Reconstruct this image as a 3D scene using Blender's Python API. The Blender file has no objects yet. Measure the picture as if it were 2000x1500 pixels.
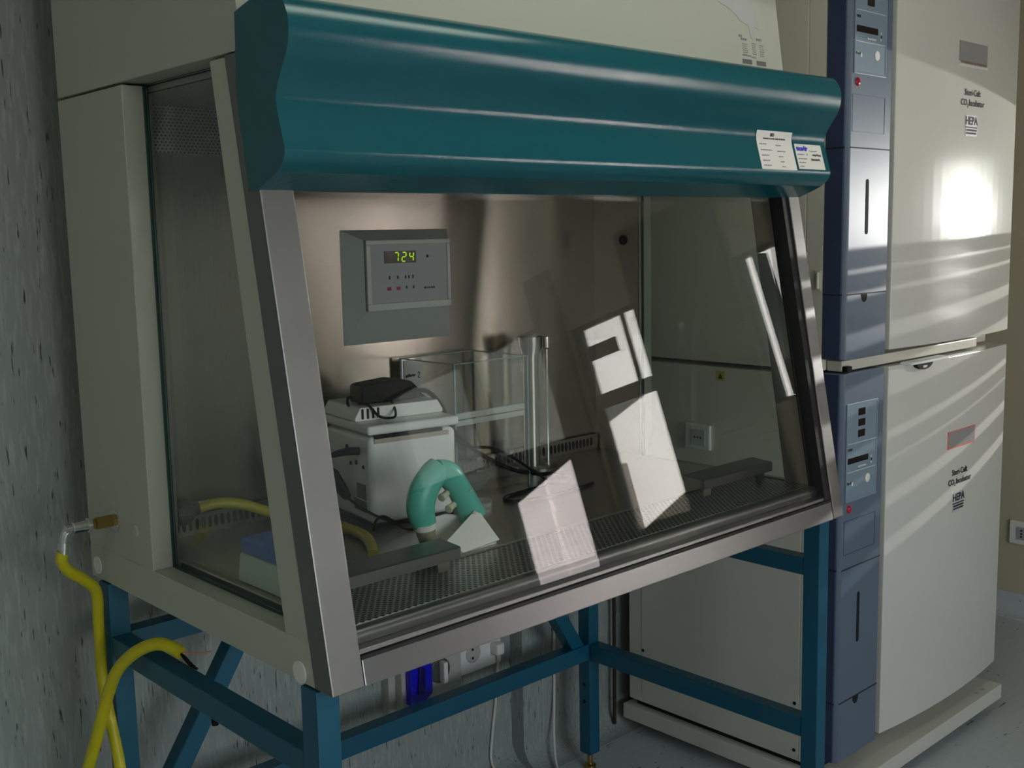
import bpy, bmesh, math, random
from mathutils import Vector, Matrix
random.seed(7)
S = bpy.context.scene
COL = S.collection

# ------------------------------------------------------------------ helpers
def srgb(r, g, b):
    f = lambda c: (c / 255 / 12.92) if c / 255 <= .04045 else ((c / 255 + .055) / 1.055) ** 2.4
    return (f(r), f(g), f(b), 1)

def mat(name, color, rough=.5, metal=0.0, spec=.5, emit=None, estr=0.0, coat=0.0):
    m = bpy.data.materials.new(name); m.use_nodes = True
    b = m.node_tree.nodes['Principled BSDF']
    b.inputs['Base Color'].default_value = color
    b.inputs['Roughness'].default_value = rough
    b.inputs['Metallic'].default_value = metal
    b.inputs['Specular IOR Level'].default_value = spec
    b.inputs['Coat Weight'].default_value = coat
    if emit:
        b.inputs['Emission Color'].default_value = emit
        b.inputs['Emission Strength'].default_value = estr
    return m

def nodes(m):
    return m.node_tree.nodes, m.node_tree.links, m.node_tree.nodes['Principled BSDF']

def bump_noise(m, scale=(300, 300, 300), strength=.1, dist=.001):
    n, l, b = nodes(m)
    tc = n.new('ShaderNodeTexCoord'); mp = n.new('ShaderNodeMapping'); mp.inputs['Scale'].default_value = scale
    nz = n.new('ShaderNodeTexNoise'); nz.inputs['Scale'].default_value = 1; nz.inputs['Detail'].default_value = 3
    bp = n.new('ShaderNodeBump'); bp.inputs['Strength'].default_value = strength; bp.inputs['Distance'].default_value = dist
    l.new(tc.outputs['Object'], mp.inputs['Vector']); l.new(mp.outputs[0], nz.inputs['Vector'])
    l.new(nz.outputs['Fac'], bp.inputs['Height']); l.new(bp.outputs[0], b.inputs['Normal'])
    return m

def fleck(m, base, dark, light, scale, thr=.66):
    """vinyl sheet with stretched dark and pale flecks"""
    n, l, b = nodes(m)
    tc = n.new('ShaderNodeTexCoord')
    def layer(sc, t0, t1, seed):
        mp = n.new('ShaderNodeMapping'); mp.inputs['Scale'].default_value = sc; mp.inputs['Location'].default_value = (seed, seed * 2, seed * .5)
        nz = n.new('ShaderNodeTexNoise'); nz.inputs['Scale'].default_value = 1; nz.inputs['Detail'].default_value = 2
        rp = n.new('ShaderNodeValToRGB'); rp.color_ramp.elements[0].position = t0; rp.color_ramp.elements[1].position = t1
        l.new(tc.outputs['Object'], mp.inputs['Vector']); l.new(mp.outputs[0], nz.inputs['Vector']); l.new(nz.outputs['Fac'], rp.inputs['Fac'])
        return rp.outputs['Color']
    f1 = layer(scale, thr, thr + .08, 3.1)
    f2 = layer(tuple(s * .8 for s in scale), .5, .75, 11.7)
    m1 = n.new('ShaderNodeMix'); m1.data_type = 'RGBA'; m1.inputs[6].default_value = base; m1.inputs[7].default_value = light
    m2 = n.new('ShaderNodeMix'); m2.data_type = 'RGBA'; m2.inputs[7].default_value = dark
    l.new(f2, m1.inputs[0]); l.new(m1.outputs[2], m2.inputs[6]); l.new(f1, m2.inputs[0]); l.new(m2.outputs[2], b.inputs['Base Color'])
    return m

def brushed(m, axis_scale, amount=.25, bump=.04):
    """fine directional grain in roughness and normal"""
    n, l, b = nodes(m)
    tc = n.new('ShaderNodeTexCoord'); mp = n.new('ShaderNodeMapping'); mp.inputs['Scale'].default_value = axis_scale
    nz = n.new('ShaderNodeTexNoise'); nz.inputs['Scale'].default_value = 1; nz.inputs['Detail'].default_value = 4
    l.new(tc.outputs['Object'], mp.inputs['Vector']); l.new(mp.outputs[0], nz.inputs['Vector'])
    r = b.inputs['Roughness'].default_value
    mr = n.new('ShaderNodeMapRange'); mr.inputs['To Min'].default_value = r * (1 - amount); mr.inputs['To Max'].default_value = r * (1 + amount)
    l.new(nz.outputs['Fac'], mr.inputs['Value']); l.new(mr.outputs[0], b.inputs['Roughness'])
    bp = n.new('ShaderNodeBump'); bp.inputs['Strength'].default_value = bump; bp.inputs['Distance'].default_value = .0005
    l.new(nz.outputs['Fac'], bp.inputs['Height']); l.new(bp.outputs[0], b.inputs['Normal'])
    return m

def aniso(m, a=.95):
    """horizontally brushed sheet: reflections stretch up and down"""
    n, l, b = nodes(m)
    b.inputs['Anisotropic'].default_value = a
    c = n.new('ShaderNodeCombineXYZ'); c.inputs['Z'].default_value = 1
    l.new(c.outputs[0], b.inputs['Tangent']); return m

def perforated(m, hole, cell, radius, plane):
    """regular holes; plane gives the two object axes used"""
    n, l, b = nodes(m)
    tc = n.new('ShaderNodeTexCoord'); sp = n.new('ShaderNodeSeparateXYZ'); l.new(tc.outputs['Object'], sp.inputs[0])
    def M(op, a, bb=None):
        x = n.new('ShaderNodeMath'); x.operation = op
        for i, v in enumerate((a, bb)):
            if v is None: continue
            if isinstance(v, (int, float)): x.inputs[i].default_value = v
            else: l.new(v, x.inputs[i])
        return x.outputs[0]
    u = M('DIVIDE', sp.outputs[plane[0]], cell[0]); v = M('DIVIDE', sp.outputs[plane[1]], cell[1])
    row = M('FLOOR', v); odd = M('MULTIPLY', M('MODULO', M('ABSOLUTE', row), 2.0), .5)
    fu = M('SUBTRACT', M('FRACT', M('ADD', u, odd)), .5); fv = M('SUBTRACT', M('FRACT', v), .5)
    d = M('SQRT', M('ADD', M('POWER', fu, 2.0), M('POWER', fv, 2.0)))
    k = M('LESS_THAN', d, radius)
    mx = n.new('ShaderNodeMix'); mx.data_type = 'RGBA'; mx.inputs[6].default_value = b.inputs['Base Color'].default_value; mx.inputs[7].default_value = hole
    l.new(k, mx.inputs[0]); l.new(mx.outputs[2], b.inputs['Base Color'])
    return m

def glass(name, tint=(.93, .96, .95, 1), f0=.04, rough=0.0):
    """thin clear pane: Schlick mix of straight transmission and mirror reflection"""
    m = bpy.data.materials.new(name); m.use_nodes = True
    n, l = m.node_tree.nodes, m.node_tree.links
    n.clear()
    out = n.new('ShaderNodeOutputMaterial'); mx = n.new('ShaderNodeMixShader'); tr = n.new('ShaderNodeBsdfTransparent'); gl = n.new('ShaderNodeBsdfGlossy')
    tr.inputs['Color'].default_value = tint; gl.inputs['Roughness'].default_value = rough; gl.inputs['Color'].default_value = (1, 1, 1, 1)
    lw = n.new('ShaderNodeLayerWeight'); lw.inputs['Blend'].default_value = .5
    p = n.new('ShaderNodeMath'); p.operation = 'POWER'; p.inputs[1].default_value = 5
    ma = n.new('ShaderNodeMath'); ma.operation = 'MULTIPLY_ADD'; ma.inputs[1].default_value = 1 - f0; ma.inputs[2].default_value = f0
    l.new(lw.outputs['Facing'], p.inputs[0]); l.new(p.outputs[0], ma.inputs[0]); l.new(ma.outputs[0], mx.inputs[0])
    l.new(tr.outputs[0], mx.inputs[1]); l.new(gl.outputs[0], mx.inputs[2]); l.new(mx.outputs[0], out.inputs[0])
    return m

def B(bm, x0, x1, y0, y1, z0, z1, bev=0.0, seg=2):
    r = bmesh.ops.create_cube(bm, size=1)
    vs = r['verts']
    for v in vs:
        v.co = Vector((x0 + (v.co.x + .5) * (x1 - x0), y0 + (v.co.y + .5) * (y1 - y0), z0 + (v.co.z + .5) * (z1 - z0)))
    if bev > 0:
        es = list({e for v in vs for e in v.link_edges})
        bmesh.ops.bevel(bm, geom=es, offset=bev, segments=seg, affect='EDGES', profile=.5, clamp_overlap=True)
    return bm

def P(bm, pts, axis, a, b, bev=0.0, seg=2):
    """prism: polygon pts in the plane across `axis`, extruded from a to b"""
    def mk(p, t):
        if axis == 0: return (t, p[0], p[1])
        if axis == 1: return (p[0], t, p[1])
        return (p[0], p[1], t)
    v0 = [bm.verts.new(mk(p, a)) for p in pts]; v1 = [bm.verts.new(mk(p, b)) for p in pts]
    fs = [bm.faces.new(v0), bm.faces.new(v1[::-1])]
    k = len(pts)
    for i in range(k):
        fs.append(bm.faces.new((v0[(i + 1) % k], v0[i], v1[i], v1[(i + 1) % k])))
    bmesh.ops.recalc_face_normals(bm, faces=fs)
    if bev > 0:
        es = list({e for v in v0 + v1 for e in v.link_edges})
        bmesh.ops.bevel(bm, geom=es, offset=bev, segments=seg, affect='EDGES', profile=.5, clamp_overlap=True)
    return bm

def smooth_path(pts, n=8):
    pts = [Vector(p) for p in pts]; out = []
    for i in range(len(pts) - 1):
        p0 = pts[max(i - 1, 0)]; p1 = pts[i]; p2 = pts[i + 1]; p3 = pts[min(i + 2, len(pts) - 1)]
        for k in range(n):
            t = k / n
            out.append(.5 * ((2 * p1) + (p2 - p0) * t + (2 * p0 - 5 * p1 + 4 * p2 - p3) * t * t + (3 * p1 - p0 - 3 * p2 + p3) * t ** 3))
    out.append(pts[-1]); return out

def T(bm, pts, r, n=8, sides=12, flat=None):
    """tube along a smoothed path; r a number or one radius per point; flat = (axis vector, factor) squashes the section"""
    path = smooth_path(pts, n) if n > 1 else [Vector(p) for p in pts]
    if isinstance(r, (list, tuple)):
        rr = []
        for i in range(len(r) - 1):
            for k in range(n): 
                t = k / n; t = t * t * (3 - 2 * t); rr.append(r[i] + (r[i + 1] - r[i]) * t)
        rr.append(r[-1])
    else: rr = [r] * len(path)
    tan = [(path[min(i + 1, len(path) - 1)] - path[max(i - 1, 0)]).normalized() for i in range(len(path))]
    up = Vector((0, 0, 1)) if abs(tan[0].z) < .9 else Vector((0, 1, 0))
    nrm = (up - tan[0] * up.dot(tan[0])).normalized(); rings = []
    for i, p in enumerate(path):
        nrm = (nrm - tan[i] * nrm.dot(tan[i])).normalized(); bi = tan[i].cross(nrm)
        ring = []
        for s in range(sides):
            a = 2 * math.pi * s / sides; off = (nrm * math.cos(a) + bi * math.sin(a)) * rr[i]
            if flat: off -= flat[0] * off.dot(flat[0]) * (1 - flat[1])
            ring.append(bm.verts.new(p + off))
        rings.append(ring)
    for i in range(len(rings) - 1):
        for s in range(sides):
            bm.faces.new((rings[i][s], rings[i][(s + 1) % sides], rings[i + 1][(s + 1) % sides], rings[i + 1][s]))
    bm.faces.new(rings[0][::-1]); bm.faces.new(rings[-1])
    return bm

def LATHE(bm, prof, origin, axis, sides=24):
    """prof = [(distance along axis, radius)]"""
    ax = Vector(axis).normalized(); o = Vector(origin)
    u = ax.orthogonal().normalized(); w = ax.cross(u); rings = []
    for d, r in prof:
        rings.append([bm.verts.new(o + ax * d + (u * math.cos(2 * math.pi * s / sides) + w * math.sin(2 * math.pi * s / sides)) * max(r, 1e-5)) for s in range(sides)])
    for i in range(len(rings) - 1):
        for s in range(sides):
            bm.faces.new((rings[i][s], rings[i][(s + 1) % sides], rings[i + 1][(s + 1) % sides], rings[i + 1][s]))
    bm.faces.new(rings[0][::-1]); bm.faces.new(rings[-1])
    return bm

NB = bmesh.new
def wloc(o):
    v = Vector((0, 0, 0))
    while o: v += o.location; o = o.parent
    return v

def obj(name, bm, m, parent=None, local=False, angle=35, label=None):
    """links bm as one mesh object; world coordinates unless local"""
    if parent is not None and not local:
        bmesh.ops.translate(bm, verts=bm.verts, vec=-wloc(parent))
    bmesh.ops.recalc_face_normals(bm, faces=bm.faces)
    me = bpy.data.meshes.new(name); bm.to_mesh(me); bm.free()
    for p in me.polygons: p.use_smooth = True
    me.set_sharp_from_angle(angle=math.radians(angle))
    if m: me.materials.append(m)
    o = bpy.data.objects.new(name, me); COL.objects.link(o)
    wn_ = o.modifiers.new('weighted_normals', 'WEIGHTED_NORMAL'); wn_.keep_sharp = True; wn_.weight = 80
    if parent is not None: o.parent = parent
    if label: o['label'] = label
    return o

def thing(name, label, cat, loc=(0, 0, 0), rotz=0, group=None):
    o = bpy.data.objects.new(name, None); COL.objects.link(o); o.empty_display_size = .05
    o.location = loc; o.rotation_euler = (0, 0, rotz); o['label'] = label; o['category'] = cat
    if group: o['group'] = group
    return o

def tag(o, label, cat, group=None):
    o['label'] = label; o['category'] = cat
    if group: o['group'] = group
    return o

def struct(name, bm, m, label=None):
    o = obj(name, bm, m); o['kind'] = 'structure'
    if label: o['label'] = label
    return o

def text_bm(s, size, to_world, align='CENTER', bold=0.0, extrude=.0004, shear=0.0, bm=None):
    """lettering as mesh; to_world maps (u, v, depth) to a point"""
    cu = bpy.data.curves.new('t', 'FONT'); cu.body = s; cu.size = size; cu.align_x = align; cu.align_y = 'CENTER'
    cu.extrude = extrude; cu.offset = bold; cu.shear = shear; cu.resolution_u = 2
    o = bpy.data.objects.new('t', cu); COL.objects.link(o)
    bpy.context.view_layer.update()
    me = bpy.data.meshes.new_from_object(o.evaluated_get(bpy.context.evaluated_depsgraph_get()))
    bpy.data.objects.remove(o); bpy.data.curves.remove(cu)
    bm = bm or bmesh.new(); k = len(bm.verts); bm.from_mesh(me); bpy.data.meshes.remove(me)
    bm.verts.ensure_lookup_table()
    for v in list(bm.verts)[k:]: v.co = Vector(to_world(v.co.x, v.co.y, v.co.z))
    return bm

def front(x, y, z):      # lettering on a face that looks towards -y
    return lambda u, v, w: (x + u, y - w, z + v)

# ------------------------------------------------------------------ materials
beige = mat('cream_enamel', srgb(180, 182, 168), .42)
bump_noise(beige, (260, 260, 260), .05)
beige_in = mat('cream_enamel_incubator', srgb(212, 208, 194), .33)
bump_noise(beige_in, (200, 200, 200), .03)
door_m = mat('cream_gloss_door', srgb(214, 212, 204), .16, spec=.5)
teal = mat('teal_lacquer', srgb(10, 85, 95), .2, spec=.6); bump_noise(teal, (420, 420, 420), .12)
blue = mat('stand_blue', srgb(7, 82, 106), .38); bump_noise(blue, (300, 300, 300), .05)
steel = mat('brushed_steel', (.245, .238, .23, 1), .40, 1.0); brushed(steel, (8, 500, 500), .15, .006)
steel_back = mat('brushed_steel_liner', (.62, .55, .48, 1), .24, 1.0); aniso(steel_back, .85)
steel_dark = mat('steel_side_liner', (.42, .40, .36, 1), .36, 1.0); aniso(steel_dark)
steel_table = mat('worktop_steel', (.50, .49, .45, 1), .30, 1.0)
chrome = mat('chrome', (.8, .8, .78, 1), .12, 1.0)
grille_m = perforated(mat('grille_steel', (.42, .41, .38, 1), .38, .9), (.004, .004, .004, 1), (.0125, .0075), .36, ('X', 'Y'))
perf_up = perforated(mat('perforated_diffuser', (.5, .5, .46, 1), .4, .8), (.01, .01, .01, 1), (.008, .006), .3, ('X', 'Z'))
black = mat('black_plastic', srgb(9, 9, 10), .55, spec=.25)
steel_rail = mat('brushed_rail', (.40, .39, .39, 1), .40, 1.0); aniso(steel_rail, .8)
rubber = mat('black_rubber', srgb(12, 12, 12), .7)
dark_hole = mat('dark_opening', srgb(8, 8, 8), .8)
slate = mat('slate_column', srgb(94, 108, 126), .36); bump_noise(slate, (500, 500, 500), .06)
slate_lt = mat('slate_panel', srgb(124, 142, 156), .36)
slate_dk = mat('slate_shade_and_joint', srgb(52, 64, 92), .4)  # darker copy of the slate: shade on the column side, joint lines
white_pl = mat('white_plastic', srgb(226, 226, 218), .4)
white_paper = mat('white_paper', srgb(232, 228, 222), .7)
grey_pl = mat('grey_plastic', srgb(164, 170, 164), .5)
grey_lt = mat('pale_grey_plastic', srgb(186, 190, 184), .45)
grey_key = mat('keypad_grey', srgb(158, 162, 166), .5)
ink = mat('black_ink', srgb(24, 24, 26), .7)
ink_grey = mat('grey_ink', srgb(128, 126, 128), .8)
ink_blue = mat('blue_ink', srgb(40, 44, 190), .7)
ink_red = mat('red_ink', srgb(170, 40, 60), .6)
name_grey = mat('grey_nameplate', srgb(150, 150, 150), .4)
rust = mat('red_edge', srgb(214, 120, 104), .5)
led_red = mat('red_lamp', srgb(140, 10, 36), .2, emit=srgb(200, 10, 50), estr=.12)
disp_dark = mat('display_window', srgb(26, 18, 20), .15)
disp_brown = mat('display_window_brown', srgb(66, 52, 48), .3)
digit = mat('green_digits', srgb(150, 210, 20), .5, emit=srgb(170, 220, 20), estr=.75)
brass = mat('brass', (.50, .36, .12, 1), .25, 1.0)
yellow = mat('yellow_hose', srgb(196, 186, 22), .42)
yellow_in = mat('yellow_tube', srgb(176, 164, 30), .45)
teal_pl = mat('teal_plastic', srgb(82, 184, 166), .32)
cream_btn = mat('cream_button', srgb(206, 200, 176), .4)
clear_cone = glass('clear_cone', (.86, .84, .78, 1), .05)
acrylic = glass('acrylic', (.955, .97, .968, 1), .06)
acrylic_edge = mat('acrylic_edge', srgb(120, 142, 146), .25)
pane = glass('window_glass', (.955, .968, .962, 1), .048)
pane_side = glass('side_glass', (.90, .93, .91, 1), .035)
bag_m = mat('clear_film', srgb(206, 206, 204), .14, spec=.8); bag_m.node_tree.nodes['Principled BSDF'].inputs['Alpha'].default_value = .34
glass_edge = mat('green_glass_edge', srgb(30, 62, 56), .2)
blue_cover = mat('blue_cover', srgb(24, 24, 190), .3)
switch_grey = mat('switch_grey', srgb(74, 76, 72), .45)
box_grey = mat('socket_box_grey', srgb(176, 176, 168), .5)
tip_blue = mat('blue_lid', srgb(72, 100, 178), .35)
tip_white = mat('milky_plastic', srgb(206, 214, 204), .4)
sticker_y = mat('yellow_sticker', srgb(190, 176, 40), .6)
cable_wh = mat('white_cable', srgb(214, 210, 196), .5)
lamp_m = mat('lamp_diffuser', (.9, .9, .9, 1), .5, emit=(.92, 1, .84, 1), estr=4.2)
wall_vinyl = fleck(mat('flecked_vinyl_wall', srgb(168, 178, 176), .45), srgb(146, 153, 147), srgb(40, 52, 56), srgb(168, 174, 168), (190, 190, 20), .655)
floor_m = fleck(mat('flecked_vinyl_floor', srgb(168, 178, 180), .38), srgb(188, 194, 194), srgb(80, 92, 100), srgb(180, 188, 188), (26, 70, 40), .68)
paint_beige = mat('beige_paint', srgb(186, 177, 154), .7); bump_noise(paint_beige, (120, 120, 120), .05)
paint_white = mat('ceiling_paint', srgb(190, 190, 184), .8)
facade_w = mat('white_render', srgb(236, 232, 228), .9)
def brick_mat():
    m = mat('pale_brick', srgb(214, 200, 198), .9); n, l, b = nodes(m)
    tc = n.new('ShaderNodeTexCoord'); sp = n.new('ShaderNodeSeparateXYZ'); cb = n.new('ShaderNodeCombineXYZ'); bk = n.new('ShaderNodeTexBrick')
    bk.inputs['Color1'].default_value = srgb(216, 206, 206); bk.inputs['Color2'].default_value = srgb(196, 186, 188); bk.inputs['Mortar'].default_value = srgb(170, 160, 160)
    bk.inputs['Scale'].default_value = 3.0
    l.new(tc.outputs['Object'], sp.inputs[0]); l.new(sp.outputs['Y'], cb.inputs['X']); l.new(sp.outputs['Z'], cb.inputs['Y'])
    l.new(cb.outputs[0], bk.inputs['Vector']); l.new(bk.outputs['Color'], b.inputs['Base Color'])
    return m
facade_b = brick_mat()
dark_ext = mat('dark_yard_shade', srgb(30, 34, 30), .9)  # near-black standing in for shade in the yard, also on the added masks
frame_grey = mat('window_frame', srgb(70, 72, 74), .5)
blind_m = mat('blind_slat', srgb(90, 92, 92), .5)

# ------------------------------------------------------------------ room
XL, XR, YF, YB, ZC = -2.6, 3.4, -4.4, .90, 3.0
def wall_with_holes(name, m, axis, a0, a1, u0, u1, w0, w1, holes):
    """box wall across `axis` with rectangular openings (u0,u1,w0,w1)"""
    bm = NB(); us = sorted({u0, u1, *[h[0] for h in holes], *[h[1] for h in holes]}); ws = sorted({w0, w1, *[h[2] for h in holes], *[h[3] for h in holes]})
    for i in range(len(us) - 1):
        run = None
        for j in range(len(ws) - 1):
            cu, cw = (us[i] + us[i + 1]) / 2, (ws[j] + ws[j + 1]) / 2
            if any(h[0] < cu < h[1] and h[2] < cw < h[3] for h in holes):
                if run is not None:
                    _seg(bm, axis, a0, a1, us[i], us[i + 1], run, ws[j]); run = None
            elif run is None: run = ws[j]
        if run is not None: _seg(bm, axis, a0, a1, us[i], us[i + 1], run, ws[-1])
    return struct(name, bm, m)
def _seg(bm, axis, a0, a1, u0, u1, w0, w1):
    if axis == 0: B(bm, a0, a1, u0, u1, w0, w1)
    else: B(bm, u0, u1, a0, a1, w0, w1)

struct('floor', B(NB(), XL - .2, XR + .2, YF - .2, YB + .2, -.1, 0), floor_m)
struct('ceiling', B(NB(), XL - .2, XR + .2, YF - .2, YB + .2, ZC, ZC + .1), paint_white)
# back wall in flecked vinyl, stepping forward to the right behind the stand, with a coved foot
bm = NB(); STEP = 1.21
prof = []
def cove(y, rc=.07):
    return [(y + .25, -.05), (y - rc, -.05), (y - rc, 0)] + [(y - rc + rc * math.sin(a), rc - rc * math.cos(a)) for a in [math.pi / 2 * k / 8 for k in range(1, 9)]] + [(y, ZC), (y + .25, ZC)]
P(bm, cove(YB + .05), 0, XL - .2, STEP)
P(bm, cove(YB), 0, STEP, XR + .2)
rc = .05
pts = [(STEP + .06, YB + .1), (STEP - rc + .05, YB + .1)] + [(STEP + .05 - rc * math.cos(a), YB + rc - rc * math.sin(a)) for a in [math.pi / 2 * k / 8 for k in range(0, 9)]] + [(STEP + .06, YB + .002)]
P(bm, pts, 2, 0, ZC)
struct('wall_back', bm, wall_vinyl)
# side wall carries the windows
W0 = (-4.35, -3.5, 1.40, 2.05)
W1, W2, W3, W4 = (-3.43, -2.79, .55, 2.05), (-2.55, -2.075, .78, 1.95), (-1.44, -1.205, 1.25, 1.95), (-.80, -.17, 1.08, 2.0)
WF = (-1.1, 1.5, .75, 2.35)
wall_with_holes('wall_right', paint_beige, 0, XR, XR + .12, YF - .2, YB + .2, 0, ZC, [W0, W1, W2, W3, W4])
wall_with_holes('wall_left', paint_white, 0, XL - .12, XL, YF - .2, YB + .2, 0, ZC, [])
wall_with_holes('wall_front', paint_white, 1, YF - .12, YF, XL - .2, XR + .2, 0, ZC, [WF])
bm = NB(); P(bm, [(XR + .01, -.01), (XR - .06, -.01), (XR - .06, 0.004)] + [(XR - .06 + .055 * math.sin(a), .06 - .056 * math.cos(a)) for a in [math.pi / 2 * k / 6 for k in range(0, 7)]] + [(XR - .005, .085), (XR + .01, .085)], 1, YF, YB)
struct('baseboard_right', bm, floor_m)

def window(n, y0, y1, z0, z1, extra=None):
    fr = .018; bm = NB()
    B(bm, XR + .03, XR + .07, y0, y0 + fr, z0, z1); B(bm, XR + .03, XR + .07, y1 - fr, y1, z0, z1)
    B(bm, XR + .03, XR + .07, y0 + fr, y1 - fr, z0, z0 + fr); B(bm, XR + .03, XR + .07, y0 + fr, y1 - fr, z1 - fr, z1)
    if extra: extra(bm)
    w = struct('window_%d' % n, bm, frame_grey)
    obj('window_pane', B(NB(), XR + .048, XR + .053, y0 + fr, y1 - fr, z0 + fr, z1 - fr), pane, w)
    return w
window(1, *W1)
window(6, *W0)  # added window, brightens what the steel back wall reflects
def w2(b):
    B(b, XR + .03, XR + .07, W2[0] + .018, W2[1] - .018, 1.50, 1.575)
    B(b, XR + .01, XR + .03, -2.47, -2.265, 1.755, 1.83)
    P(b, [(W2[0] + .018, 1.50), (W2[0] + .018, 1.42), (-2.22, 1.50)], 0, XR + .06, XR + .07)  # added wedge, slants the top of the reflected bright patch
    B(b, XR + .03, XR + .06, -2.205, -2.195, 1.575, 1.932)
window(2, *W2, w2)
def w3(b): B(b, XR, XR + .12, -1.333, -1.325, 1.27, 1.93); B(b, XR + .03, XR + .07, -1.325, -1.223, 1.268, 1.43)
window(3, *W3, w3)
w4 = window(4, *W4)
bm = NB(); fr = .04
for (a0, a1, b0, b1) in ((WF[0], WF[1], WF[2], WF[2] + fr), (WF[0], WF[1], WF[3] - fr, WF[3]), (WF[0], WF[0] + fr, WF[2] + fr, WF[3] - fr), (WF[1] - fr, WF[1], WF[2] + fr, WF[3] - fr), (.17, .23, WF[2] + fr, WF[3] - fr)): B(bm, a0, a1, YF - .08, YF - .03, b0, b1)
struct('window_5', bm, frame_grey)
# added blind in the window nearest the incubators, gaps spaced to cast streaks
bl = thing('streak_blind', 'added slatted blind in the right wall window, shaping streaks on the doors', 'blind', (XR - .005, -.48, 1.50))
obj('headrail', B(NB(), XR - .03, XR - .004, -.8, -.17, 1.475, 1.50, .002), blind_m, bl)
obj('blind_panel', B(NB(), XR - .010, XR - .006, -.797, -.173, 1.74, 2.0), blind_m, bl)  # added solid panel, keeps the spot lamp off the upper door
zz = 1.46; k = 0
while zz > 1.09:
    gap = [.030, .017, .046, .018, .060, .021, .038][k % 7]
    tilt = .011
    pts = [(XR - .026, zz + tilt), (XR - .008, zz - tilt), (XR - .0085, zz - tilt - .001), (XR - .0265, zz + tilt - .001)]
    obj('slat', P(NB(), [(p[0], p[1]) for p in pts], 1, -.795, -.175), blind_m, bl)
    zz -= gap; k += 1

# yard outside: white and brick fronts across it, added dark masks that shape their reflections
bm = NB(); B(bm, 9.0, 9.6, -9.4, -3.0, -.5, 6); struct('wall_outside_white', bm, facade_w)
bm = NB(); B(bm, 8.2, 8.6, -16.0, -7.35, -.5, 1.78); B(bm, 8.15, 8.2, -8.16, -8.11, -.5, 1.78); struct('wall_outside_brick', bm, facade_b)
bm = NB(); P(bm, [(-4.6, -.5), (-4.6, .15), (-1.8, 1.02), (-1.8, -.5)], 0, 4.0, 4.12); struct('wall_outside_mask', bm, dark_ext)  # added dark slope, cuts the foot of the reflected bright fronts
bm = NB(); P(bm, [(-3.58, 1.125), (-2.7, 1.385), (-2.7, 1.42), (-3.58, 1.45)], 0, 3.53, 3.56); struct('dark_mask_1', bm, dark_ext)  # added dark wedge, slants the top edge of the brick reflection
bm = NB(); P(bm, [(-2.75, .70), (-2.75, .752), (-2.0, 1.05), (-2.0, .70)], 0, 3.53, 3.56); struct('dark_mask_2', bm, dark_ext)  # added dark wedge, slants the lower edge of the white reflection
dark_panel = mat('dark_panel', srgb(52, 50, 46), .6)
for k, (a0, a1) in enumerate(((-2.765, -2.565), (-2.06, -1.455), (-1.19, -.815))):  # added unseen boards, darken what the cabinet steel reflects
    struct('dark_mask_%d' % (3 + k), B(NB(), XR - .03, XR - .001, a0, a1, .09, 2.3, .003), dark_panel)
struct('wall_outside_backdrop', B(NB(), 8.7, 8.9, -20, -7.6, -.5, 9), dark_ext)  # added dark backdrop, blocks bright sky above the brick front
struct('ground_outside', B(NB(), XR + .2, 16, -16, 6, -.6, -.5), dark_ext)

# ------------------------------------------------------------------ safety cabinet
W = 1.358
def ys(z): return .1806 * (z - .86)
cab = thing('biosafety_cabinet', 'cream laminar flow safety cabinet with teal hood and sloping glass on blue stand', 'safety cabinet', (W / 2, .45, .86))

for sx in (0, 1):
    xa, xb = (0.0, .045) if sx == 0 else (W - .045, W)
    bm = NB()
    P(bm, [(ys(.86) + .047, .86), (.826, .86), (.826, .925), (ys(.925) + .047, .925)], 0, xa, xb, .0015, 1)
    P(bm, [(.552, .925), (.826, .925), (.826, 1.757), (.552, 1.757)], 0, xa, xb, .0015, 1)
    P(bm, [(ys(.925) + .047, .925), (.120, .925), (.252, 1.757), (ys(1.757) + .042, 1.757)], 0, xa, xb, .0015, 1)
    obj('side_panel', bm, beige, cab)
    g0, g1 = (.040, .046) if sx == 0 else (W - .046, W - .040)
    obj('side_glass', P(NB(), [(.118, .928), (.551, .928), (.551, 1.755), (.250, 1.755)], 0, g0, g1), pane_side, cab)
    e0, e1 = (.036, .040) if sx == 0 else (W - .040, W - .036)
    bm = NB(); B(bm, e0, e1, .546, .552, .926, 1.757); B(bm, e0, e1, .13, .546, .925, .930)
    obj('glass_edge', bm, glass_edge, cab)
    # steel front posts
    p0, p1 = (-.001, .055) if sx == 0 else (1.318, W + .001)
    obj('front_post', P(NB(), [(0, .86), (.046, .86), (ys(1.76) + .046, 1.76), (ys(1.76), 1.76)], 0, p0, p1, .003, 2), steel, cab)
    # inner steel liners
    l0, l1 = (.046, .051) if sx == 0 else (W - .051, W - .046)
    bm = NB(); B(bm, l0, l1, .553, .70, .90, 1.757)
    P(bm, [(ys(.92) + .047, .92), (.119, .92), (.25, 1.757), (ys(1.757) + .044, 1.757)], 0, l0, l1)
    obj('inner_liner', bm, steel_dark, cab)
    if sx == 1:
        obj('port_plug', LATHE(NB(), [(0, .012), (.004, .012), (.006, .009)], (l0, .60, 1.478), (-1, 0, 0)), black, cab)
# rounded caps on the left panel
for (y, z) in ((.795, .886), (.084, .875)):
    bm = LATHE(NB(), [(0, .017), (.002, .017), (.003, .014)], (0.0, y, z), (-1, 0, 0), 28)
    for v in bm.verts: v.co.z = z + (v.co.z - z) * 1.0
    obj('cover_cap', bm, white_pl, cab)
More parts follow.
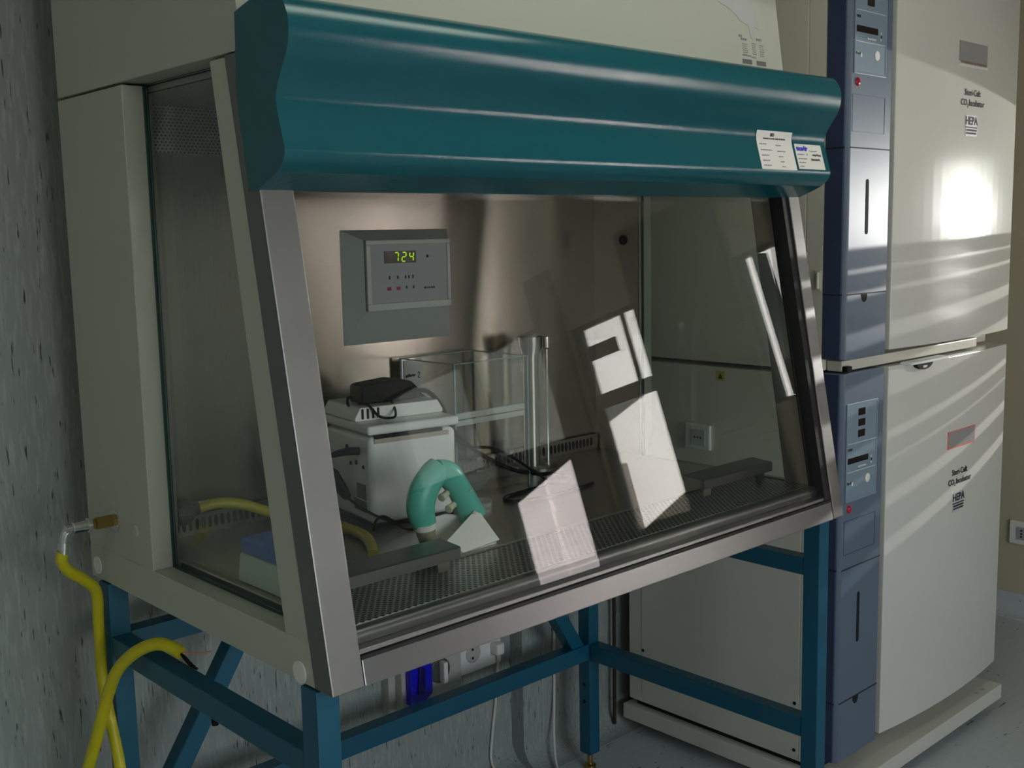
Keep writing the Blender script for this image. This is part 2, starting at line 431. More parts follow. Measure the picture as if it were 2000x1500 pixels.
# upper housing above the seam
def yf(z): return .171 + .142 * (z - 1.845)
obj('upper_housing', P(NB(), [(yf(1.761), 1.761), (.826, 1.761), (.826, 2.35), (yf(2.35), 2.35)], 0, 0, W, .003, 2), beige, cab)
obj('rear_shell', B(NB(), .045, W - .045, .755, .826, .86, 1.757), beige, cab)
obj('base_pan', P(NB(), [(.032, .862), (.82, .862), (.82, .915), (.045, .915)], 0, .046, W - .046), beige, cab)
obj('back_liner', B(NB(), .051, W - .051, .70, .706, .90, 1.757), steel_back, cab, label='brushed steel back wall')
obj('diffuser', B(NB(), .051, W - .051, .688, .70, 1.66, 1.755), perf_up, cab)
obj('ceiling_panel', B(NB(), .046, W - .046, .22, .75, 1.745, 1.760), perf_up, cab)
# slotted exhaust strip at the foot of the back wall
obj('slotted_strip', B(NB(), .055, W - .055, .690, .70, .934, .975, .001, 1), steel_back, cab)
x = .075; n = 0
st = [o for o in cab.children if o.name.startswith('slotted_strip')][0]
bm = NB()
while x < W - .07:
    pts = [(x + .0035 * math.cos(a) , .955 + .0115 * math.sin(a)) for a in [2 * math.pi * k / 10 for k in range(10)]]
    P(bm, pts, 1, .6885, .6905); x += .0135
sl = obj('slots', bm, dark_hole, st); sl['kind'] = 'stuff'
# worktop, perforated front grille and rolled lip
obj('worktop', B(NB(), .051, W - .051, .205, .70, .918, .934, .002, 1), steel_table, cab)
obj('front_grille', B(NB(), .051, W - .051, .060, .203, .914, .931, .002, 1), grille_m, cab)
bm = NB(); P(bm, [(.034, .903), (.034, .920)] + [(.048 - .014 * math.cos(a), .920 + .012 * math.sin(a)) for a in [math.pi * k / 8 for k in range(1, 8)]] + [(.062, .920), (.062, .903)], 0, .051, W - .051)
obj('front_lip', bm, steel, cab)
obj('front_rail', P(NB(), [(0.0, .86), (ys(.899), .899), (ys(.899) + .030, .899), (.030, .86)], 0, .055, 1.316, .003, 2), steel_rail, cab, label='broad stainless rail under the glass')
bm = NB(); P(bm, [(.0075, .8985), (.0085, .9035), (.033, .9035), (.033, .8985)], 0, .055, 1.316)
obj('seal', bm, rubber, cab)
bm = NB(); P(bm, [(.013, .904), (.0145, .911), (.033, .911), (.033, .904)], 0, .055, 1.316, .001, 1)
obj('glass_channel', bm, steel, cab)
bm = NB(); P(bm, [(ys(.9) + .004, .90), (ys(.9) + .034, .90), (ys(1.62) + .034, 1.62), (ys(1.62) + .004, 1.62)], 0, 1.297, 1.317)
obj('edge_gasket', bm, rubber, cab)
bm = NB(); o1, o2 = .022, .028
P(bm, [(ys(.906) + o1, .906), (ys(.906) + o2, .906), (ys(1.70) + o2, 1.70), (ys(1.70) + o1, 1.70)], 0, .05, 1.300)
obj('front_glass', bm, pane, cab, label='sloping front window pane')

# teal hood
HP = [(.166, 1.812), (.120, 1.822), (.075, 1.822), (.046, 1.813), (.032, 1.792), (.029, 1.770), (.036, 1.744), (.055, 1.716), (.066, 1.696), (.068, 1.680), (.062, 1.655), (.055, 1.630), (.052, 1.616), (.058, 1.602), (.075, 1.588), (.130, 1.566)]
top = [Vector((0, a, b)) for a, b in HP]
sm = smooth_path([(0, a, b) for a, b in HP[:-1]], 5)
prof = [(p.y, p.z) for p in sm] + [(.130, 1.566), (.152, 1.566), (.172, 1.70)]
hd = obj('hood', P(NB(), prof, 0, -.004, W + .004), teal, cab, angle=28, label='wavy teal front hood')
obj('hood_gap', B(NB(), .002, W - .002, .166, .19, 1.70, 1.80), rubber, cab)

# stickers on the hood (they follow its surface)
def hood_y(z):
    best = None
    for a, b in zip(sm[:-1], sm[1:]):
        if (a.z - z) * (b.z - z) <= 0 and a.z != b.z and a.z < 1.81:
            t = (z - a.z) / (b.z - a.z); y = a.y + (b.y - a.y) * t
            best = y if best is None else best
    return best if best is not None else .06
def sticker(x0, x1, z0, z1, lean=0.0):
    bm = NB(); n = 8; rows = []
    for i in range(n + 1):
        z = z0 + (z1 - z0) * i / n
        rows.append([bm.verts.new((x + lean * (i / n - 1), hood_y(z) - d, z)) for x in (x0, x1) for d in (.0012, .0004)])
    for i in range(n):
        a, b = rows[i], rows[i + 1]
        bm.faces.new((a[0], a[2], b[2], b[0])); bm.faces.new((a[1], b[1], b[3], a[3])); bm.faces.new((a[0], b[0], b[1], a[1])); bm.faces.new((a[2], a[3], b[3], b[2]))
    bm.faces.new((rows[0][0], rows[0][1], rows[0][3], rows[0][2])); bm.faces.new((rows[n][0], rows[n][2], rows[n][3], rows[n][1]))
    return obj('sticker', bm, white_paper, cab)
def on_hood(x, z):
    return lambda u, v, w: (x + u, hood_y(z + v) - .0015 - w, z + v)
def dashes(bm, rows, mk, h=.0022):
    """rows of (x0, x1, v): short illegible print lines as thin slabs; mk maps to the surface"""
    for u0, u1, v in rows:
        u = u0
        while u < u1:
            L_ = min(random.uniform(.003, .008), u1 - u + .001)
            c = [mk(u, v - h / 2, 0), mk(u + L_, v - h / 2, 0), mk(u + L_, v + h / 2, 0), mk(u, v + h / 2, 0)]
            d = [mk(u, v - h / 2, .0003), mk(u + L_, v - h / 2, .0003), mk(u + L_, v + h / 2, .0003), mk(u, v + h / 2, .0003)]
            a = [bm.verts.new(p) for p in c]; b = [bm.verts.new(p) for p in d]
            bm.faces.new(b); bm.faces.new(a[::-1])
            for i in range(4): bm.faces.new((a[i], a[(i + 1) % 4], b[(i + 1) % 4], b[i]))
            u += L_ + random.uniform(.001, .0025)
    return bm

s1 = sticker(1.104, 1.231, 1.6185, 1.697); s1['label'] = 'larger white record sticker with rows of faint print'
g = on_hood(1.1675, 1.658)
obj('print_heading', dashes(text_bm('BIO', .0085, lambda u, v, w: g(u - .008, v + .031, w), bold=.0006), [(-.040, .038, .0235)], g, .003), ink, s1)
for i, v in enumerate((.012, .000, -.011, -.0215, -.0315)):
    for r_ in ((-.055, -.030 + .012 * (i == 1), v), (.002 + .002 * i, .020 + .012 * (i == 1), v - .0015)):
        obj('print_line', dashes(NB(), [r_], g, .0022), ink_grey, s1)
s2 = sticker(1.240, 1.342, 1.622, 1.675); s2['label'] = 'smaller white label with blue heading and handwriting'
g2 = on_hood(1.291, 1.649)
obj('blue_heading', text_bm('tecnAir', .0135, lambda u, v, w: g2(u - .026, v + .0165, w), bold=.0007, shear=.15), ink_blue, s2)
for r_ in ((-.046, -.022, .004), (-.046, -.012, -.005), (-.046, -.022, -.013), (-.046, -.03, -.021), (.002, .03, .012)):
    obj('print_line', dashes(NB(), [r_], g2, .002), ink_grey, s2)
bm = NB()
for (u0, v0, w_) in ((-.012, .004, .004), (.010, .0035, .036), (.002, -.0065, .034)):
    ptsl = []; u = u0; k = 0
    while u < u0 + w_:
        ptsl.append(g2(u, v0 + (.0028 if k % 2 else -.0022) * random.uniform(.5, 1.1), .0006)); u += .0028; k += 1
    if len(ptsl) > 1: T(bm, ptsl, .00055, 3, 6)
obj('handwriting', bm, ink, s2)

# printing on the cream panel above the hood
def panel(u0, z0): return lambda u, v, w: (u0 + u, yf(z0 + v) - .0003 - w, z0 + v)
gp = panel(1.247, 1.885)
bm = NB()
dashes(bm, [(-.047, -.036, .022), (-.040, -.018, .016), (.016, .036, .020)], gp, .005)
for (cx, cz, ww) in ((-.028, -.004, .020), (.006, .000, .016), (.034, -.002, .018)):
    for k in range(6):
        dashes(bm, [(cx - ww / 2 + .002 * random.random(), cx + ww / 2 - .004 * random.random(), cz + .010 - .0045 * k)], gp, .0018)
dashes(bm, [(-.040, -.008, -.018), (-.006, .012, -.020)], gp, .0025)
obj('printed_symbols', bm, ink_grey, cab)
bm = NB()
for (a, b_) in ((-.042, -.008), (.010, .044)):
    c = [gp(a, -.036, 0), gp(b_, -.036, 0), gp(b_, -.026, 0), gp(a, -.026, 0)]; d = [gp(a, -.036, .0004), gp(b_, -.036, .0004), gp(b_, -.026, .0004), gp(a, -.026, .0004)]
    va = [bm.verts.new(p) for p in c]; vb = [bm.verts.new(p) for p in d]; bm.faces.new(vb); bm.faces.new(va[::-1])
    for i in range(4): bm.faces.new((va[i], va[(i + 1) % 4], vb[(i + 1) % 4], vb[i]))
obj('printed_bars', bm, mat('bar_ink', srgb(96, 90, 90), .7), cab)
gq = panel(1.21, 1.965); bm = NB()
blob = [(-.105, .035), (-.09, .012), (-.065, .004), (-.035, -.004), (-.010, -.016), (.004, -.028), (.018, -.030), (.030, -.034), (.034, -.058), (.042, -.062), (.050, -.056), (.052, -.034), (.066, -.038), (.072, -.026), (.064, -.012), (.066, .004), (.054, .016), (.046, .024), (.052, .045)]
va = [bm.verts.new(gq(u, v, 0)) for u, v in blob]; vb = [bm.verts.new(gq(u, v, .0004)) for u, v in blob]
bm.faces.new(vb); bm.faces.new(va[::-1])
for i in range(len(blob)): bm.faces.new((va[i], va[(i + 1) % len(blob)], vb[(i + 1) % len(blob)], vb[i]))
obj('erased_logo_patch', bm, mat('logo_patch_grey', srgb(178, 178, 176), .6), cab)  # flat grey patch in place of an erased logo

# control panel on the back wall
bm = NB()
o_ = [bm.verts.new(p) for p in ((.520, .6995, 1.270), (.812, .6995, 1.270), (.812, .6995, 1.514), (.520, .6995, 1.514))]
i_ = [bm.verts.new(p) for p in ((.556, .666, 1.342), (.785, .666, 1.342), (.785, .666, 1.492), (.556, .666, 1.492))]
bm.faces.new(o_[::-1]); bm.faces.new(i_)
for k in range(4): bm.faces.new((o_[k], o_[(k + 1) % 4], i_[(k + 1) % 4], i_[k]))
cp = obj('control_panel', bm, grey_pl, cab, angle=10)
bm = NB(); x0, x1, z0, z1, b_ = .556, .785, 1.342, 1.492, .011
B(bm, x0, x1, .656, .664, z0, z0 + b_ * 1.4, .002); B(bm, x0, x1, .656, .664, z1 - b_ * .9, z1, .002); B(bm, x0, x0 + b_, .656, .664, z0 + b_ * 1.4, z1 - b_ * .9, .002); B(bm, x1 - b_ * .8, x1, .656, .664, z0 + b_ * 1.4, z1 - b_ * .9, .002)
obj('bezel', bm, grey_lt, cp)
obj('keypad', B(NB(), x0 + b_, x1 - b_ * .8, .660, .664, z0 + b_ * 1.4, z1 - b_ * .9), grey_key, cp)
obj('display_window', B(NB(), .604, .689, .6585, .660, 1.442, 1.468), disp_brown, cp)
def seg7(bm, ch, x, z, w, h, y):
    t = .0026; sh = .10
    on = {'7': 'abc', '2': 'abged', '4': 'fgbc'}[ch]
    H = {'a': h, 'g': h / 2, 'd': 0}; V = {'f': (0, h / 2), 'b': (w, h / 2), 'e': (0, 0), 'c': (w, 0)}
    for s in on:
        if s in H: r = (x + t * .4, x + w - t * .4, z + H[s] - t / 2, z + H[s] + t / 2)
        else: r = (x + V[s][0] - t / 2, x + V[s][0] + t / 2, z + V[s][1] + t * .4, z + V[s][1] + h / 2 - t * .4)
        k = len(bm.verts); B(bm, r[0], r[1], y, y + .0008, r[2], r[3]); bm.verts.ensure_lookup_table()
        for v in list(bm.verts)[k:]: v.co.x += (v.co.z - z) * sh
bm = NB(); 
for i, ch in enumerate('724'): seg7(bm, ch, .6295 + i * .0205, 1.4455, .010, .019, .6577)
obj('digits', bm, digit, cp)
mk = front(.667, .6597, 1.40)
obj('key_symbol', B(NB(), .719, .724, .658, .660, 1.452, 1.458), ink, cp)
for u in (.615, .637, .658, .667, .678): obj('key_symbol', B(NB(), u, u + .0035, .6593, .660, 1.408, 1.415), ink, cp)
for u in (.660, .679): obj('key_symbol', B(NB(), u, u + .0035, .6593, .660, 1.386, 1.392), ink, cp)
obj('panel_lettering', dashes(NB(), [(.043, .074, -.014)], mk, .004), ink, cp)
obj('red_key', B(NB(), .610, .620, .6593, .660, 1.384, 1.391), ink_red, cp); bm = B(NB(), .635, .645, .6593, .660, 1.384, 1.391)
obj('red_key', bm, ink_red, cp)

# gas tap on the left panel and a blanking plug beside it
fx = cab
bm = LATHE(NB(), [(0, .021), (.003, .021), (.004, .017)], (0, .700, .992), (-1, 0, 0)); ft = obj('gas_tap', bm, chrome, cab, label='brass and chrome hose tap')
obj('tap_body', LATHE(NB(), [(.004, .0125), (.038, .0125), (.039, .010), (.048, .010)], (0, .700, .992), (-1, 0, 0), 6), brass, ft)
bm = LATHE(NB(), [(.046, .0135), (.052, .0135), (.053, .011), (.078, .011), (.080, .0085), (.092, .0085), (.094, .004)], (0, .700, .992), (-1, 0, 0), 20)
T(bm, [(-.082, .70, .992), (-.091, .702, .984), (-.094, .705, .970), (-.095, .708, .958)], .0085, 5, 14)
LATHE(bm, [(0, .0105), (.012, .0105), (.013, .0085), (.022, .0085)], (-.0945, .7065, .968), (-.03, .07, -1), 16)
obj('tap_elbow', bm, chrome, ft)
obj('blanking_plug', LATHE(NB(), [(0, .0115), (.002, .0115), (.0035, .009), (.004, .006)], (0, .614, .988), (-1, 0, 0), 24), beige, cab)

# ------------------------------------------------------------------ hoses on the left
bm = NB(); T(bm, [(-.0955, .710, .950), (-.097, .714, .932), (-.082, .724, .908), (-.052, .735, .882), (-.026, .748, .850), (-.019, .766, .790), (-.0175, .770, .740), (-.017, .772, .670), (-.017, .750, .600), (-.017, .718, .505), (-.022, .70, .36), (-.06, .70, .2), (-.13, .69, .06), (-.22, .62, .011), (-.34, .50, .011)], .0105, 6, 14)
tag(obj('gas_hose', bm, yellow), 'yellow gas hose running down from the brass tap on the cabinet side', 'hose')
hz = thing('loose_hose', 'yellow hose with frayed end looped over the stand side rail', 'hose', (-.035, .53, .80))
T_ = [(-.10, .80, .25), (-.08, .79, .38), (-.066, .762, .49), (-.054, .716, .592), (-.046, .681, .671), (-.038, .645, .729), (-.024, .600, .770), (-.006, .556, .793), (.006, .525, .795), (.016, .498, .786)]
bm = NB(); T(bm, [(-.30, .60, .012), (-.25, .72, .014), (-.17, .82, .10)] + T_, .0115, 6, 14); obj('tube', bm, yellow, hz)
bm = NB()
for k in range(4): T(bm, [(.015, .500, .786), (.019 + .002 * k, .489, .780 - .005 * k), (.021 + .004 * k, .480 - .002 * k, .774 - .005 * k)], .0022, 4, 6)
obj('frayed_end', bm, black, hz)
bm = NB(); T(bm, [(.017, .495, .787), (.032, .475, .788), (.052, .458, .790)], .0011, 4, 6); obj('loose_wire', bm, rust, hz)

# ------------------------------------------------------------------ stand
stn = thing('cabinet_stand', 'blue square tube steel stand carrying the safety cabinet', 'stand', (W / 2, .42, 0))
LX = ((-.004, .036), (W - .036, W + .004)); LY = ((.038, .080), (.748, .790))
for (xa, xb) in LX:
    for (ya, yb) in LY:
        obj('leg', B(NB(), xa, xb, ya, yb, .045, .858, .003), blue, stn)
        obj('foot', LATHE(NB(), [(0, .017), (.008, .017), (.010, .008), (.046, .008)], ((xa + xb) / 2, (ya + yb) / 2, 0), (0, 0, 1), 20), brass, stn)
        for zh in (.20, .25, .60):
            if ya > .5 and xa > 1: obj('leg_hole', LATHE(NB(), [(0, .006), (.0006, .006)], (xa, (ya + yb) / 2, zh), (-1, 0, 0), 14), dark_hole, stn)
    obj('side_rail', B(NB(), xa + .001, xb - .001, .080, .748, .714, .755, .003), blue, stn)
    obj('side_rail', B(NB(), xa + .001, xb - .001, .080, .748, .325, .372, .003), blue, stn)
obj('cross_rail', B(NB(), .036, W - .036, .749, .789, .714, .757, .003), blue, stn)
obj('cross_rail', B(NB(), .036, W - .036, .749, .789, .325, .372, .003), blue, stn)
for sgn in (0, 1):
    pts = [(.052, .372), (.100, .372), (.318, .714), (.270, .714)]
    if sgn: pts = [(W - a, b) for a, b in pts]
    obj('brace', P(NB(), pts, 1, .750, .788, .002, 1), blue, stn)
obj('rail_bolt', LATHE(NB(), [(0, .006), (.010, .006)], (.002, .36, .714), (0, 0, -1), 12), black, stn)

# ------------------------------------------------------------------ incubators
IX0, IX1 = 1.60, 2.53; CX1 = 1.805; DX0 = 1.825
def incubator(z0, label, lower):
    """z0 = underside of the body"""
    t = thing('incubator', label, 'incubator', ((IX0 + IX1) / 2, .5, z0))
    H = 1.043 if not lower else 1.043
    zt = z0 + H
    obj('body', B(NB(), IX0 + .003, IX1, .21, .845, z0, zt - .01, .004), beige_in, t)
    obj('side_cover', B(NB(), IX0, IX0 + .0035, .261, .795, z0 + .018, zt - .012), beige_in, t)
    obj('side_frame', B(NB(), IX0 + .0005, IX0 + .0035, .212, .257, z0 + .004, zt - .012), beige_in, t)
    obj('side_frame', B(NB(), IX0 + .0005, IX0 + .0035, .799, .843, z0 + .004, zt - .012), beige_in, t)
    for (y, z) in ((.272, z0 + .16), (.272, z0 + .03), (.79, z0 + .165)):
        obj('screw', LATHE(NB(), [(0, .005), (.002, .004)], (IX0, y, z), (-1, 0, 0), 12), black, t)
    bm = NB(); T(bm, [(IX0 - .004, .222, z0 + .205), (IX0 - .004, .222, z0 + .245)], .004, 1, 10)
    B(bm, IX0 - .003, IX0, .214, .231, z0 + .20, z0 + .25, .001); obj('hinge', bm, beige_in, t)
    # slate control column with shade painted onto its returned side
    c0, c1 = z0 + .030, z0 + 1.046 - (.0 if not lower else .005)
    col = obj('control_column', P(NB(), [(IX0 + .012, .150), (CX1 - .003, .150), (CX1, .155), (CX1, .209), (IX0 + .002, .209), (IX0 + .004, .160)], 2, c0, c1, .0015, 1), slate, t, label='slate blue control column')
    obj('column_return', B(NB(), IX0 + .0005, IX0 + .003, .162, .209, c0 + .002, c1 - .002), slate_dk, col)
    for zz_ in (z0 + .541, z0 + .189):
        bm = NB(); B(bm, IX0 + .012, CX1 - .003, .1492, .151, zz_, zz_ + .003); B(bm, IX0 - .0003, IX0 + .002, .158, .209, zz_, zz_ + .003); obj('joint', bm, ink, col)
    # display panel
    px0, px1, pz0, pz1 = 1.620, 1.772, z0 + .715, z0 + .965
    bm = NB(); f = .006
    B(bm, px0, px1, .1475, .150, pz0, pz0 + f, .001); B(bm, px0, px1, .1475, .150, pz1 - f, pz1, .001); B(bm, px0, px0 + f, .1475, .150, pz0 + f, pz1 - f, .001); B(bm, px1 - f, px1, .1475, .150, pz0 + f, pz1 - f, .001)
    obj('panel_rim', bm, slate_lt, col)
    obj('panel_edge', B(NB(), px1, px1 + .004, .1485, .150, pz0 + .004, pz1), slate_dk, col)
    pf = obj('display_panel', B(NB(), px0 + f, px1 - f, .149, .1502, pz0 + f, pz1 - f), slate_lt, col)
    bm = NB()
    for k in range(3): obj('display_window', B(NB(), 1.676, 1.709, .1483, .149, z0 + .931 - .0275 * k, z0 + .949 - .0275 * k), disp_dark, col)
    B(bm, 1.629, 1.728, .1483, .149, z0 + .812, z0 + .827)
    obj('display_window', bm, disp_dark, col)
    bm = LATHE(NB(), [(0, .0115), (.0010, .0115), (.0014, .0085)], (1.727, .149, z0 + .764), (0, -1, 0), 24); obj('round_key', bm, white_pl, col)
    bm = NB()
    for zz_ in (.862, .79, ): B(bm, px0 + f, px1 - f, .1486, .149, z0 + zz_, z0 + zz_ + .0012)
    mk_ = front(1.66, .1489, z0 + .80)
    dashes(bm, [(.02, .06, .0), (-.026, -.018, -.035)], mk_, .004); B(bm, 1.650, 1.656, .1486, .149, z0 + .755, z0 + .764)
    for zz_ in (.815, .80): B(bm, 1.742, 1.746, .1486, .149, z0 + zz_, z0 + zz_ + .006)
    obj('white_print', bm, white_pl, col)
    for v_ in (.048, -.037): obj('black_print', dashes(NB(), [(-.034, -.012, v_)], mk_, .006), ink, col)
    obj('arrow_key', B(NB(), 1.742, 1.748, .1486, .149, z0 + .806, z0 + .813), ink, col)
    obj('alarm_lamp', LATHE(NB(), [(0, .010), (.002, .010), (.004, .007), (.005, .002)], (1.640, .150, z0 + .6965), (0, -1, 0), 20), led_red, col)
    bm = NB(); r0, r1, q0, q1 = 1.618, 1.772, z0 + .580, z0 + .668
    for a in ((r0, r1, q0, q0 + .0016), (r0, r1, q1 - .0016, q1), (r0, r0 + .0016, q0, q1), (r1 - .0018, r1, q0, q1)): B(bm, a[0], a[1], .1494, .1502, a[2], a[3])
    obj('cover_joint', bm, slate_dk, col)
    bm = NB(); hw = .0065
    pts = [(1.696 + hw * math.cos(a), z0 + .463 + hw * math.sin(a)) for a in [math.pi * k / 8 for k in range(9)]] + [(1.696 + hw * math.cos(a), z0 + .342 + hw * math.sin(a)) for a in [math.pi + math.pi * k / 8 for k in range(9)]]
    P(bm, pts, 1, .1492, .1503); obj('grip_slot', bm, dark_hole, col)
    bm = NB(); P(bm, [(1.692 + .014 * math.cos(a), z0 + .189 + .020 * math.sin(a)) for a in [math.pi + math.pi * k / 10 for k in range(11)]], 1, .1490, .1503); obj('pull_notch', bm, dark_hole, col)
    # bowed door
    d0, d1 = z0 + .038, z0 + 1.032
    if lower: d1 = z0 + 1.040
    n_ = 16; poly = [(DX0, .209)] + [(DX0 + (IX1 + .012 - DX0) * k / n_, .150 - .022 * (1 - (2 * k / n_ - 1) ** 2)) for k in range(n_ + 1)] + [(IX1 + .012, .209)]
    dr = obj('door', P(NB(), poly, 2, d0, d1, .004, 2), door_m, t, angle=25)
    obj('door_seal', B(NB(), CX1, DX0, .185, .209, d0, d1), mat('olive_seal', srgb(120, 116, 84), .6) if 'olive_seal' not in bpy.data.materials else bpy.data.materials['olive_seal'], t)
    dy = .1275
    def sheet(name, a0, a1, b0, b1, m, th=.0012):
        return obj(name, B(NB(), a0, a1, dy - th, dy + .006, b0, b1), m, dr)
    if lower:
        sheet('nameplate', 2.124, 2.292, z0 + .778, z0 + .828, rust, .0006); sheet('nameplate_face', 2.128, 2.286, z0 + .783, z0 + .825, name_grey, .0012)
    else:
        sheet('nameplate', 2.118, 2.284, z0 + .786, z0 + .838, name_grey); sheet('nameplate_edge', 2.122, 2.286, z0 + .772, z0 + .779, white_pl, .002)
        obj('nameplate_print', dashes(NB(), [(-.07, .08, 0)], front(2.20, dy - .0014, z0 + .784), .006), mat('brown_ink', srgb(140, 116, 108), .7), dr)
    zc = z0 + .693
    bm = text_bm('Steri-Cult', .024, front(2.203, dy - .0006, zc + .0135), bold=.0002)
    text_bm('CO', .024, front(2.153, dy - .0006, zc - .0135), bold=.0002, bm=bm); text_bm('2', .014, front(2.1755, dy - .0006, zc - .021), bm=bm)
    text_bm('Incubator', .024, front(2.229, dy - .0006, zc - .0135), bold=.0002, bm=bm)
    obj('door_lettering', bm, ink, dr)
    hz0 = zc - .075
    obj('filter_badge', B(NB(), 2.167, 2.235, dy - .0004, dy + .006, hz0 - .026, hz0 + .030), mat('badge_grey', srgb(190, 190, 196), .5) if 'badge_grey' not in bpy.data.materials else bpy.data.materials['badge_grey'], dr)
    bm = text_bm('HEPA', .030, front(2.201, dy - .0008, hz0 + .014), bold=.0006)
    B(bm, 2.167, 2.235, dy - .0012, dy - .0004, hz0 - .004, hz0 - .001); dashes(bm, [(2.170 - 2.201, .031, -.010), (-.031, .031, -.018)], front(2.201, dy - .0006, hz0), .005)
    obj('badge_print', bm, ink, dr)
    if lower:
        bm = NB(); P(bm, [(1.975 + .046 * math.cos(a), d1 + .001 + .021 * math.sin(a)) for a in [math.pi + math.pi * k / 14 for k in range(15)]], 1, .126, .140); obj('door_notch', bm, dark_hole, dr)
        bm = NB(); P(bm, [(1.885, .119), (1.945, .116), (2.00, .116), (2.10, .121), (2.10, .15), (1.885, .15)], 2, d1 - .001, d1 + .006, .001, 1); obj('door_catch', bm, white_pl, dr)
        obj('catch_print', dashes(NB(), [(-.012, .012, 0)], front(1.975, .1255, d1 - .012), .006), white_pl, dr)
    return t
LB = .100
low = incubator(LB, 'lower of two stacked cream incubators, standing on the white roller base', True)
upp = incubator(LB + 1.043 + .002, 'upper of two stacked cream incubators with slate control column', False)
# spacer and foot between the two
bm = NB(); B(bm, IX0 + .02, IX1 - .16, .165, .208, LB + 1.0445, LB + 1.072, .004); obj('stacking_ledge', bm, beige_in, upp)
LATHE_foot = LATHE(NB(), [(0, .012), (.012, .012), (.013, .009)], (1.632, .158, LB + 1.046), (0, 0, 1), 18); obj('levelling_foot', LATHE_foot, black, upp)
# yellow warning stickers and a socket on the flank, seen through the cabinet
for (y, z, hh) in ((.515, LB + 1.010, .026), (.336, LB + 1.016, .030)):
    st_ = obj('warning_sticker', B(NB(), IX0 - .0006, IX0 + .001, y - .014, y + .014, z - hh / 2, z + hh / 2), sticker_y, low)
    bm = NB(); P(bm, [(y - .008, z - .008), (y + .008, z - .008), (y, z + .007)], 0, IX0 - .0009, IX0 - .0006); obj('warning_triangle', bm, ink, st_)
so = thing('access_socket', 'white square socket plate on incubator side seen through the cabinet', 'socket', (IX0, .583, .935))
obj('plate', B(NB(), IX0 - .012, IX0, .540, .628, .900, .972, .006, 3), white_pl, so)
obj('socket_insert', B(NB(), IX0 - .014, IX0 - .010, .556, .604, .914, .958, .003), grey_lt, so)
bm = NB()
for d_ in (-.01, 0, .01): LATHE(bm, [(0, .003), (.0008, .003)], (IX0 - .014, .580 + d_, .936), (-1, 0, 0), 10)
obj('pin_holes', bm, dark_hole, so)
# roller base
rb = thing('roller_base', 'white metal roller base under the stacked incubators', 'roller base', (2.06, .48, 0))
bm = NB(); B(bm, 1.59, 2.515, .112, .862, .036, .082, .004); obj('platform', bm, beige_in, rb)
obj('shade_gap', B(NB(), 1.62, 2.50, .22, .83, .082, .0995), dark_hole, rb)  # dark block painting the shaded gap between base and incubator
for (x, y) in ((2.44, .165), (2.44, .80), (1.66, .165), (1.66, .80)):
    wb = obj('caster', LATHE(NB(), [(-.012, .010), (-.012, .017), (-.009, .018), (.009, .018), (.012, .017), (.012, .010)], (x, y, .0182), (0, 1, 0), 22), black, rb)
    bm = NB(); B(bm, x - .012, x + .018, y - .016, y - .0135, .012, .037); B(bm, x - .012, x + .018, y + .0135, y + .016, .012, .037); B(bm, x - .016, x + .02, y - .018, y + .018, .034, .0365); obj('caster_fork', bm, chrome, wb)
for x in (2.39, 2.43): obj('bolt', LATHE(NB(), [(0, .008), (.002, .006)], (x, .135, .082), (0, 0, 1), 12), grey_pl, rb)

# ------------------------------------------------------------------ wall fittings under and beside
YW = YB + .05
se = thing('socket_enclosure', 'grey wall enclosure with blue socket cover and rotary switch', 'socket box', (.89, YW, .37))
obj('enclosure', B(NB(), .785, .985, YW - .055, YW + .001, .285, .455, .006), box_grey, se)
obj('side_strip', B(NB(), .762, .785, YW - .03, YW + .001, .285, .455, .003), box_grey, se)
bm = NB(); P(bm, [(.797, .318), (.835, .316), (.868, .335), (.868, .452), (.797, .452)], 1, YW - .078, YW - .055, .004, 2); bc = obj('socket_cover', bm, blue_cover, se, label='blue hinged socket cover')
bm = NB(); P(bm, [(.815, .345), (.838, .345), (.842, .41), (.822, .42)], 1, YW - .086, YW - .078, .004, 2); obj('cover_latch', bm, mat('blue_latch', srgb(14, 14, 90), .35), bc)
kn = obj('rotary_switch', LATHE(NB(), [(0, .033), (.004, .033), (.006, .029)], (.908, YW - .055, .378), (0, -1, 0), 30), switch_grey, se)
obj('knob_bar', B(NB(), .902, .916, YW - .083, YW - .061, .350, .406, .003), white_pl, kn)
obj('switch_mark', B(NB(), .926, .932, YW - .056, YW - .055, .337, .345), ink, se); obj('switch_print', dashes(NB(), [(-.012, .012, .052)], front(.905, YW - .0555, .378), .006), ink, se)
obj('keyway', LATHE(NB(), [(0, .005), (.001, .005)], (.80, YW - .055, .305), (0, -1, 0), 12), ink, se)
ws = thing('wall_socket', 'white wall socket with grey plug under the cabinet', 'socket', (1.08, YW, .365))
obj('plate', B(NB(), 1.000, 1.160, YW - .02, YW + .001, .318, .425, .006, 3), white_pl, ws)
obj('socket_face', LATHE(NB(), [(0, .026), (.0015, .026), (.003, .023), (.0015, .021)], (1.055, YW - .02, .372), (0, -1, 0), 26), box_grey, ws)
bm = NB()
for dz in (-.012, .012): LATHE(bm, [(0, .0035), (.0012, .0035)], (1.052, YW - .022, .372 + dz), (0, -1, 0), 12)
obj('pin_holes', bm, dark_hole, ws)
pl_ = tag(obj('power_plug', B(NB(), 1.118, 1.146, YW - .05, YW - .0195, .352, .386, .006, 3), white_pl), 'small white plug in the wall socket beneath the cabinet', 'plug')
bm = NB(); T(bm, [(1.135, YW - .035, .352), (1.148, YW - .012, .28), (1.145, YW - .006, .20), (1.13, YW - .006, .11), (1.115, YW - .02, .03), (1.09, YW - .12, .005), (1.02, YW - .26, .004)], .0038, 6, 10)
tag(obj('white_cable', bm, cable_wh), 'thin white cable hanging from the plug under the cabinet', 'cable')
